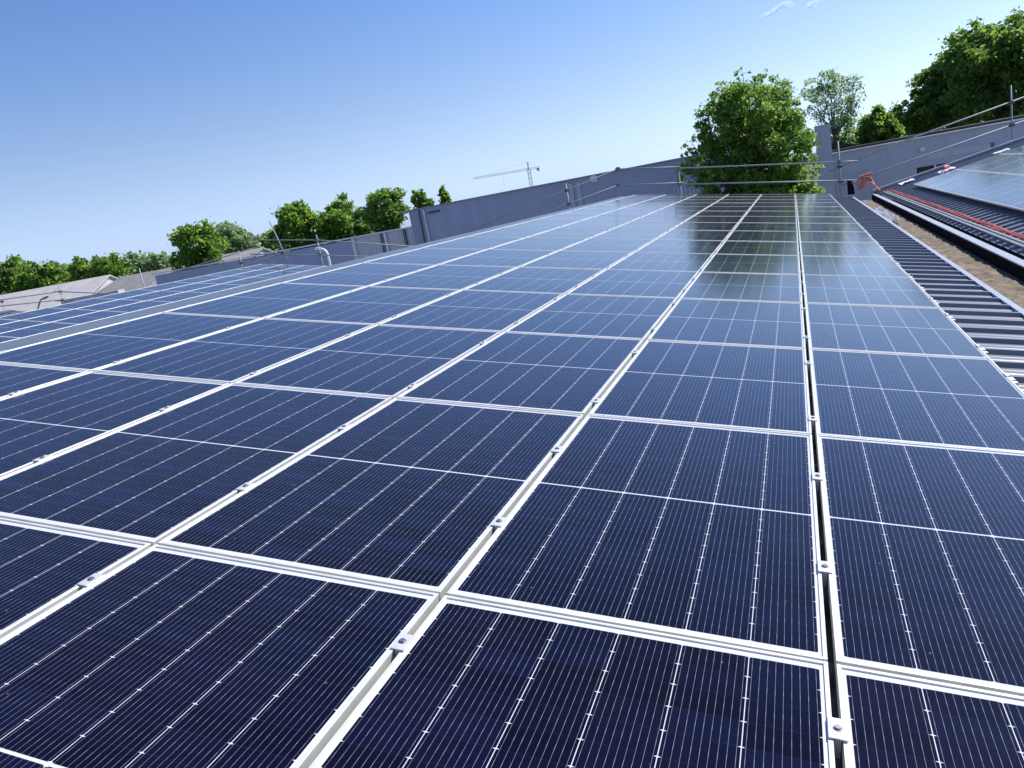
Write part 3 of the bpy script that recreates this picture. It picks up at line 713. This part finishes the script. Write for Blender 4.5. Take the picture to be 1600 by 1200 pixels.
tree('bush_tree', 'pale olive tree low beneath the airy tree above the low hall', 52, (3.2, 0, .6),
     [(3.0, 1.5, .85), (3.9, 1.5, .8), (2.3, 1.2, .6), (3.5, 2.1, .5), (5.4, 1.5, .7)], M_LEAFG, .12, 6000, .3, .4, twigs=18)
tree('young_tree', 'bright yellow green young tree between the airy tree and the dark trees', 50, (4.6, 0, .6),
     [(4.64, 1.89, .8), (4.6, 2.6, .42), (4.1, 1.5, .5), (5.25, 1.6, .55), (4.62, 3.05, .22), (5.0, 2.3, .35)], M_LEAFY, .12, 7500, .27, .45, twigs=26)
KF = 1.75
tree('dark_tree', 'dark rounded tree on the left flank of the tall trees at right', 55 * KF, (13.5, 0, 1.1),
     far([(7.52, 2.22, 1.2), (8.75, 3.2, 1.4), (8.1, 3.95, .75), (6.75, 1.9, .75), (8.6, 1.6, 1.3), (7.2, 3.0, .6), (8.9, 4.4, .9), (9.5, 4.9, .9), (9.6, 3.4, 1.2), (8.3, 3.6, .8)], KF), M_LEAFD, .25, 24000, .27, .55, depth=1.2, twigs=30)
tree('dark_tree', 'tallest dark green tree, rising to the upper right corner', 52 * KF, (19.3, 0, 1.2),
     far([(10.39, 4.55, 1.75), (11.91, 4.53, 1.8), (10.7, 5.5, .95), (11.84, 2.21, 1.8), (9.7, 2.67, 1.5), (12.3, 5.6, .9), (9.5, 4.3, .85), (10.6, 1.2, 1.4), (13.4, 3.6, 1.8), (14.4, 5.2, 1.6), (14.2, 2.0, 1.6)], KF),
     M_LEAFD, .27, 36000, .26, .55, depth=1.2, twigs=34)
L_ = [
 ('leafy_tree', 'bright green round tree above the left end of the long low wing', 60, -53.4, [(-53.39, 3.08, 2.0), (-53.24, 3.96, 1.0), (-51.75, 2.22, 1.4), (-55.4, 2.4, 1.0), (-54, 1.2, 1.5)], M_LEAFY, .24, 6000),
 ('leafy_tree', 'muted green tree close behind the bright round tree, on its right', 80, -65.3, [(-65.69, 3.4, 2.0), (-66.34, 4.45, .9), (-63.39, 2.88, 1.4), (-62, 2.2, 1.3)], M_LEAFG, .28, 3600),
 ('leafy_tree', 'green tree behind the leaning pole', 60, -41.2, [(-41.3, 3.21, 1.75), (-40.7, 4.05, .9), (-43.0, 2.66, 1.35), (-39.58, 2.09, 1.3), (-42, 1.4, 1.4)], M_LEAF, .22, 6500),
 ('leafy_tree', 'green domed tree in the middle of the three behind the low wing', 62, -37.4, [(-37.64, 2.74, 1.9), (-37.68, 3.75, 1.0), (-36.0, 2.21, 1.2), (-37, 1.2, 1.6)], M_LEAF, .22, 6500),
 ('leafy_tree', 'darkest dense tree beside the left corner of the tall hall', 58, -31.0, [(-31.0, 2.9, 1.4), (-31.0, 3.5, .85), (-32.2, 2.66, .85), (-30.0, 2.6, .85), (-31.3, 1.5, 1.2)], M_LEAFD, .20, 6500),
 ('small_tree', 'slim light green treetop just over the corner of the tall hall', 66, -31.9, [(-31.97, 3.55, .65), (-31.87, 4.05, .36), (-31.24, 3.02, .6), (-31.9, 2.6, .7)], M_LEAF, .19, 1500),
 ('small_tree', 'lone small treetop over the roof edge of the tall hall', 66, -29.5, [(-29.5, 3.52, .42), (-29.43, 3.95, .26), (-29.5, 2.9, .5)], M_LEAFY, .18, 900),
 ('leafy_tree', 'green tree at the left picture edge above the pale roof', 90, -116.5, [(-116.78, 5.05, 2.7), (-116.93, 6.2, 1.5), (-114.4, 3.71, 2.4), (-118, 2.5, 2.6), (-113, 2.4, 2)], M_LEAFY, .34, 5000),
 ('leafy_tree', 'dark green tree second from the left picture edge', 90, -108.6, [(-109.12, 3.97, 2.4), (-111.12, 3.0, 2.2), (-107.22, 4.2, 1.25), (-108, 1.9, 2.4)], M_LEAF, .34, 4600),
 ('leafy_tree', 'dull green tree behind the right end of the pale roof', 95, -111.0, [(-110.3, 3.68, 2.0), (-111.75, 2.2, 2.1), (-108.3, 3.0, 1.5)], M_LEAFG, .34, 3000),
 ('leafy_tree', 'narrow dark tree standing above the gap between pale and grey roofs', 85, -95.7, [(-95.6, 4.43, 1.1), (-95.82, 3.26, 1.5), (-96, 2.0, 1.6)], M_LEAFD, .30, 2600),
 ('leafy_tree', 'olive tree with a rounded top above the dark grey roof', 85, -91.6, [(-92.05, 3.36, 1.9), (-92.29, 4.25, 1.0), (-90.31, 2.2, 1.6), (-94.8, 1.78, 1.9)], M_LEAFY, .32, 4400),
 ('leafy_tree', 'feathery pale tree above the warm grey roof', 95, -96.6, [(-97.12, 2.9, 2.1), (-97.24, 4.2, 1.0), (-94.83, 2.1, 1.6)], M_LEAFG, .32, 1900),
 ('leafy_tree', 'faint thin tree just left of the bright round tree', 95, -92.0, [(-92.56, 2.72, 1.6), (-90.86, 3.16, 1.1), (-89.6, 2.0, 1.4)], M_LEAFG, .32, 1700),
 ('leafy_tree', 'low distant green tree left of the leaning pole', 100, -76.5, [(-73.44, 2.5, 1.4), (-76.91, 2.8, 1.6), (-75.33, 2.2, 1.6), (-78.6, 2.2, 1.4)], M_LEAF, .34, 3000),
]
for nm, lab, Y, tx, bl_, lm, ls_, nl in L_:
    tree(nm, lab, Y, (tx, 0, .8), bl_, lm, ls_, nl, .30, .45, group='trees beyond the roofs', twigs=18)

# ---------------------------------------------------------------- small clouds, far away
def cloud(label, dirv, D, puffs):
    t = bpy.data.materials.get('cloud_vapour')
    if not t:
        q = NT('cloud_vapour'); pv = q.n('ShaderNodeVolumePrincipled'); pv.inputs['Color'].default_value = c4(1, 1, 1)
        pv.inputs['Density'].default_value = 0.012; pv.inputs['Anisotropy'].default_value = 0.35
        q.t.links.new(pv.outputs[0], q.out.inputs['Volume']); t = q.m
    c = Vector(dirv).normalized() * D + Vector(CW); bm = bmesh.new()
    for x, z, r in puffs:
        for k in range(6):
            n0 = len(bm.verts)
            bmesh.ops.create_icosphere(bm, subdivisions=2, radius=r * random.uniform(.4, 1.0),
                matrix=Matrix.Translation((x + random.uniform(-.6, .6) * r, random.uniform(-1, 1) * r, z + random.uniform(-.4, .4) * r)) @ Matrix.Diagonal((1.3, 1, .6, 1)))
    me = bpy.data.meshes.new('cloud'); bm.to_mesh(me); bm.free(); me.materials.append(t)
    me.polygons.foreach_set('use_smooth', [True] * len(me.polygons))
    o = bpy.data.objects.new('cloud', me); C.objects.link(o); o.location = c; tag(o, label, 'cloud', 'small white clouds')
cloud('small streak of white cloud at the top of the sky, left of a smaller puff', (-.001, .987, .158), 4000,
      [(-60, -6, 16), (-40, -8, 20), (-20, -2, 22), (0, 2, 22), (20, 10, 24), (35, 12, 22), (52, 9, 16)])
cloud('tiny white cloud puff at the top edge of the sky', (.037, .987, .155), 4000, [(-22, -8, 14), (-6, 0, 18), (10, 6, 16)])
cloud('faint low cloud wisp just left of the big tree', (-.145, .989, .042), 4000, [(-16, -2, 12), (0, 0, 15), (14, 2, 11), (40, -34, 14), (60, -30, 16)])
